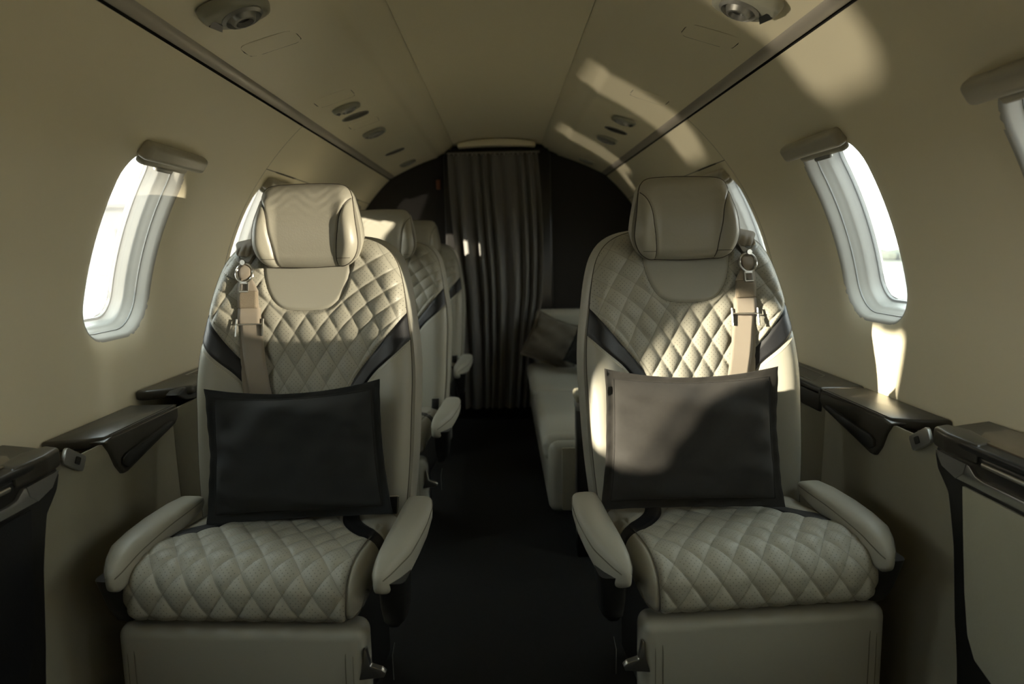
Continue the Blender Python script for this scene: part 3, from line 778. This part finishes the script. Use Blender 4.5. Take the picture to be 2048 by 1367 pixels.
left_seat = make_seat(1, (-SX, SY, 0), 'cream quilted seat left of the aisle, nearest row, holding the charcoal cushion', 'cream quilted cabin seats')
right_seat = make_seat(-1, (SX, SY, 0), 'cream quilted seat right of the aisle with the brown cushion', 'cream quilted cabin seats')
left_seat.rotation_euler.z = -TOE; right_seat.rotation_euler.z = TOE
for y, lb in ((2.33, 'second cream seat of the left row, directly behind the front one'), (3.28, 'rearmost cream seat of the left row, beside the dark curtain')):
    c = copy_tree(left_seat); c.location = (-SX, y, 0); c['label'] = lb

# ------------------------------------------------------------------ cushions
def pillow(name, w, h, th, m, loc, rot, label, seed=1, flange=.018, par=None):
    rs = np.random.RandomState(seed); N = 72
    def surf(sgn):
        V = []
        for j in range(N+1):
            for i in range(N+1):
                u, v = i/N*2-1, j/N*2-1; fu = flange/(w/2); fv = flange/(h/2)
                x = w/2*u*(1-.045*(1-v*v)*abs(u)**2)*(1-.030*v); z = h/2*v*(1-.09*(1-u*u)*abs(v)**2*(1.6 if v > 0 else .25))
                a = max(0, 1-abs(u)/(1-fu)); b = max(0, 1-abs(v)/(1-fv))
                ca, cb_ = (1-(1-a)**2.2), (1-(1-b)**2.2); hgt = (max(0, ca*cb_))**.5*th/2
                nz = (math.sin(u*5+v*3+seed)*math.sin(v*6-u*2+seed*2)*.0075+math.sin(u*11-v*7+seed)*.0026+.003*math.sin(v*16+u*3)*math.exp(-((abs(u)-.75)/.2)**2))*min(1, hgt/(th*.25))
                ed = max(abs(u), abs(v)); rf = max(0, (ed-.88)/.12)
                fl = .0028*math.sin(u*10+seed)*math.cos(v*7+seed)*rf+.0012*math.sin((u-v)*23)*rf-.007*max(0, v)*max(0, abs(u)-.7)/.3*rf
                V.append((x, -sgn*(hgt+.0012)+(-nz if sgn > 0 else nz)+fl, z))
        return V
    V = surf(1)+surf(-1); n = (N+1)**2; F = []
    for j in range(N):
        for i in range(N):
            a = j*(N+1)+i; F.append((a, a+1, a+N+2, a+N+1)); F.append((n+a, n+a+N+1, n+a+N+2, n+a+1))
    rim = [i for i in range(N+1)]+[j*(N+1)+N for j in range(1, N+1)]+[N*(N+1)+i for i in range(N-1, -1, -1)]+[j*(N+1) for j in range(N-1, 0, -1)]
    for a, b in zip(rim, rim[1:]+rim[:1]): F.append((b, a, n+a, n+b))
    root = empty(name, loc, label, 'cushion', 'throw cushions', rot=rot)
    o = mesh_obj('cushion_cover', V, F, m, root)
    # stitched line inside the flange
    mb = MB(); A = np.array(V[:n]).reshape(N+1, N+1, 3)
    def samp(u, v):
        i, j = (u+1)/2*N, (v+1)/2*N; i0, j0 = min(N-1, int(i)), min(N-1, int(j)); a, b = i-i0, j-j0
        return (A[j0, i0]*(1-a)+A[j0, i0+1]*a)*(1-b)+(A[j0+1, i0]*(1-a)+A[j0+1, i0+1]*a)*b
    fu, fv = 1-flange/(w/2), 1-flange/(h/2); loop = [(u, fv) for u in np.linspace(-fu, fu, 50)]+[(fu, v) for v in np.linspace(fv, -fv, 36)]+[(u, -fv) for u in np.linspace(fu, -fu, 50)]+[(-fu, v) for v in np.linspace(-fv, fv, 36)]
    mb.tube([samp(*q)+np.array([0, -.0002, 0]) for q in loop], .0008, 4, True); mb.obj('flange_seam', M['dark'], root)
    return root
pillow('throw_cushion', .358, .268, .115, M['pilb'], (-.405, 1.316, .532), (math.radians(-9), math.radians(-2.0), 0), 'dark charcoal throw cushion leaning on the left front seat', 3)
pillow('throw_cushion', .358, .280, .115, M['pilr'], (.381, 1.318, .540), (math.radians(-9), math.radians(.6), 0), 'dark brown throw cushion leaning on the right front seat', 8)

# ------------------------------------------------------------------ divan and its end cabinet
dv = empty('divan', (0, 0, 0), 'cream leather side divan at the rear right, behind the black cabinet', 'sofa')
rbox('divan_base', (.42, 2.79, .215), (.56, 1.52, .23), .03, M['lea'], dv, 4)
rbox('seat_cushion', (.425, 2.40, .300), (.60, .70, .085), .03, M['lea'], dv, 4)
rbox('seat_cushion', (.425, 3.11, .300), (.60, .70, .085), .03, M['lea'], dv, 4)
rbox('end_bolster', (.445, 3.49, .46), (.54, .11, .30), .035, M['lea'], dv, 4)
rbox('back_cushion', (.69, 2.75, .46), (.10, 1.30, .28), .035, M['lea'], dv, 4)
rbox('end_panel', (.43, 2.024, .215), (.50, .012, .20), .005, M['fab'], dv, 2)
pillow('throw_cushion', .27, .25, .10, M['pilt'], (.262, 3.34, .467), (math.radians(-24), math.radians(20), math.radians(-10)), 'brown throw cushion with a sunlit corner on the rear divan', 5, .012)
pillow('throw_cushion', .25, .22, .10, M['pilb'], (.44, 3.13, .458), (math.radians(-28), math.radians(16), math.radians(-24)), 'darker throw cushion on the divan, half hidden by the right seat', 6, .012)
cb = empty('end_cabinet', (0, 0, 0), 'slim black cabinet with a leather top behind the right seat', 'cabinet')
rbox('cabinet_body', (.455, 1.965, .235), (.475, .055, .47), .004, M['veneer'], cb, 2)
rbox('cabinet_top', (.460, 1.965, .490), (.495, .085, .032), .012, M['fab'], cb, 4)
rbox('metal_band', (.457, 1.966, .462), (.482, .066, .026), .003, M['metal'], cb, 2)

# ------------------------------------------------------------------ side ledges, lower side panels, near consoles
def ledge(sg, lbl, lbl2):
    fy = lambda u, v, w: (sg*w, u, v)                 # (Y, Z) outline extruded across X
    fz = lambda u, v, w: (sg*u, v, w)                 # (X, Y) outline extruded up Z
    r = empty('side_ledge', (0, 0, 0), lbl, 'armrest', 'black side ledges')
    prism('ledge_top', [(.866, 1.258), (.84, 1.264), (.80, 1.272), (.762, 1.290), (.757, 1.31), (.757, 1.572), (.866, 1.572)], .556, .578, fz, M['blkcap'], r, .006, 3)
    prism('ledge_apron', [(1.276, .570), (1.296, .545), (1.312, .512), (1.330, .4905), (1.346, .490), (1.380, .498), (1.556, .535), (1.572, .548), (1.572, .572), (1.30, .574)], .7545, .80, fy, M['blkcap'], r, .0045, 3)
    prism('pull_handle', [(1.322, .512), (1.340, .5005), (1.362, .503), (1.535, .541), (1.53, .549), (1.34, .531), (1.325, .525)], .7485, .757, fy, M['plast'], r, .0025, 2)
    mb = MB(); mb.tube([(sg*.7575, y, .5765) for y in np.linspace(1.30, 1.57, 6)], .0010, 5); mb.tube([(sg*.7615, y, .5783) for y in np.linspace(1.30, 1.57, 6)], .0006, 4); mb.obj('stitching', M['pipe'], r)
    r2 = empty('side_ledge', (0, 0, 0), lbl2, 'armrest', 'black side ledges')
    z1 = .605 if sg < 0 else .580
    prism('ledge_top', [(.867, 1.60), (.84, 1.60), (.79, 1.63), (.757, 1.66), (.757, 3.5), (.867, 3.5)] if sg < 0 else [(.866, 1.578), (.757, 1.578), (.757, 1.95), (.866, 1.95)], z1-.024, z1, fz, M['blkcap'], r2, .007, 3)
    if sg < 0: prism('ledge_apron', [(1.60, .592), (1.64, .572), (1.70, .560), (3.5, .560), (3.5, .600), (1.64, .603)], .768, .80, fy, M['plast'], r2, .005, 3)
    else: prism('ledge_apron', [(1.578, .572), (1.578, .520), (1.95, .520), (1.95, .572)], .757, .80, fy, M['blkcap'], r2, .005, 3)
    # stainless inlay on top (cup holder lid outline)
    if sg > 0: MB().tube([(.775, 1.66, .5805), (.835, 1.72, .5805), (.838, 1.9, .5805), (.775, 1.9, .5805)], .0012, 5, True).obj('lid_outline', M['chrome'], r2)
    else: MB().tube([(-.79, 1.80, .6055), (-.84, 1.80, .6055), (-.84, 2.0, .6055), (-.79, 2.0, .6055)], .0012, 5, True).obj('lid_outline', M['chrome'], r2)
    # lower fabric panels
    bb = empty('baseboard_left' if sg < 0 else 'baseboard_right', kind='structure')
    def panel(y0, y1, lab):
        V = []; F = []; N = 16
        prof = spline([(.7635, .565), (.763, .45), (.758, .30), (.747, .15), (.727, .03), (.722, 0.0)], 4)
        ys = np.linspace(y0, y1, 8)
        for y in ys:
            for a, b in prof: V.append((sg*a, y, b))
        n = len(prof)
        for i in range(len(ys)-1):
            for j in range(n-1): F.append((i*n+j, i*n+j+1, (i+1)*n+j+1, (i+1)*n+j))
        o = mesh_obj('lining_panel', V, F, M['fab'], bb); md = o.modifiers.new('t', 'SOLIDIFY'); md.thickness = .006; md.offset = 1 if sg > 0 else -1
    panel(.2, 1.560, ('left' if sg < 0 else 'right')+' fabric-covered lower side panel beside the front seat')
    panel(1.5635, 3.68, ('left' if sg < 0 else 'right')+' fabric-covered lower side panel behind the front ledge')
    # stowage catch peeking out behind the near console
    l = empty('belt_latch', (sg*.757, 1.176, .568), 'metal catch plate behind the %s near table console' % ('left' if sg < 0 else 'right'), 'latch', 'metal catch plates')
    rot = Matrix.Rotation(math.radians(-32), 4, 'X')
    pl = prism('latch_plate', rrect(.030, .0145, .006, 4), -.0035, .0035, lambda u, v, w: tuple(rot @ Vector((w-sg*.004, u, v))), M['metal'], l, .0012)
    prism('latch_slot', rrect(.0065, .0065, .0015, 2), -.001, .001, lambda u, v, w: tuple(rot @ Vector((w-sg*.0085, u+.006, v))), M['plast'], pl)
    # near console with the folding table
    c = empty('table_console', (0, 0, 0), ('black table console at the left edge, its side blackened as shade' if sg < 0 else 'table console at the right edge with open wooden leaf and pale side'), 'console', 'near table consoles')
    prism('console_body', [(1.110, .588), (1.122, .56), (1.112, .535), (1.082, .505), (1.072, .47), (1.060, .42), (1.045, .30), (1.02, .20), (.15, .20), (.15, .588)], .742, .855, lambda u, v, w: (sg*min(w, math.sqrt(RR*RR-(v-CZ)**2)-.012), u, v), M['plast'], c, .006, 3)
    prism('console_top', [(.752, 1.125), (.80, 1.145), (.84, 1.158), (.866, 1.166), (.866, .15), (.735, .15), (.735, 1.08), (.742, 1.11)], .588, .602, fz, M['plast'], c, .005, 3)
    prism('corner_cap', [(.742, 1.128), (.775, 1.142), (.79, 1.10), (.778, 1.03), (.738, 1.01), (.733, 1.08)], .572, .6055, fz, M['blkcap'], c, .007, 3)
    prism('metal_band', [(1.105, .570), (1.085, .548), (1.05, .538), (.15, .538), (.15, .553), (.99, .553), (1.01, .556), (1.025, .568)], .7355, .745, fy, M['chrome' if sg > 0 else 'metal'], c, .0015, 2)
    prism('corner_plate', [(1.108, .571), (1.088, .5485), (1.052, .5385), (1.035, .552), (1.03, .569)], .7345, .7365, fy, M['metal'], c)
    MB().tube([(sg*.741, 1.0, .577), (sg*.741, .6, .577), (sg*.741, .15, .577)], .0045, 10).obj('hinge_bar', M['chrome'], c)
    prism('table_leaf', [(.762, 1.045), (.80, 1.085), (.855, 1.098), (.855, .2), (.755, .2)], .600, .6045, fz, M['wood'], c, .001)
    prism('side_panel', [(1.040, .530), (1.034, .48), (1.018, .36), (1.004, .295), (.985, .265), (.90, .235), (.15, .21), (.15, .530)], .7375, .7435, fy, M['vel' if sg > 0 else 'blk'], c, .002, 2)  # left panel black instead of velvet: shade put into its colour
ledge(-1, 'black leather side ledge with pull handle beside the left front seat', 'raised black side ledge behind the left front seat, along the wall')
ledge(1, 'black leather side ledge with pull handle beside the right front seat', 'flat black side ledge with lid outline behind the right front seat')

# ------------------------------------------------------------------ outside
def outside():
    tilt_ = math.radians(1.3)
    def g(x, y, z=0): return (x, y, -1.25-x*math.tan(tilt_)+z)
    V = [g(*p) for p in ((-140, -120), (140, -120), (140, 160), (-140, 160))]
    tag(mesh_obj('floor_outside', V, [(0, 1, 2, 3)], M['tarmac'], None, False), kind='structure'); bpy.data.objects['floor_outside'].name = 'ground'
    V = [g(*p, .03) for p in ((46, -120), (76, -120), (76, 160), (46, 160))]
    o = mesh_obj('grass', V, [(0, 1, 2, 3)], M['grass'], None, False); tag(o, 'flat green grass beyond the tarmac, seen through the right window', 'grass', kind='stuff')
    mb = MB(); rs = np.random.RandomState(2)
    for i in range(90):
        y = -60+2.4*i; x = 82+rs.uniform(-2, 2); r = rs.uniform(1.3, 2.1); n1, n2 = 8, 5; Vv = []; Ff = []
        for a in range(n2+1):
            for b in range(n1):
                ph = PI*a/n2; th = 2*PI*b/n1; rr_ = r*(1+.15*rs.rand()); Vv.append(g(x+rr_*math.sin(ph)*math.cos(th), y+1.4*rr_*math.sin(ph)*math.sin(th), r*.55+rr_*math.cos(ph)*.8))
        for a in range(n2):
            for b in range(n1): Ff.append((a*n1+b, a*n1+(b+1) % n1, (a+1)*n1+(b+1) % n1, (a+1)*n1+b))
        mb.add(Vv, Ff)
    o = mb.obj('distant_trees', M['tree']); tag(o, 'low distant tree line on the horizon past the grass', 'trees', kind='stuff')
    # pale hangar seen through the left window
    h = empty('hangar', (-38, 62, 0), 'pale hangar blurred behind the left window', 'building')
    MB().box((0, 0, 1.5), (34, 14, 6.6)).obj('hangar_wall', M['white'], h, False)
    mb = MB(); 
    for i in range(4): rbox('hangar_door', (-12+8*i, -7.05, .8), (7.2, .1, 4.6), .02, M['skin'], h, 1)
    MB().box((0, 0, 4.95), (35, 15, .35)).obj('hangar_roof', M['tarmac'], h, False)
outside()

for o in bpy.data.objects:
    if o.name.split('.')[0] in ('seam_piping', 'stitching'): o['kind'] = 'stuff'
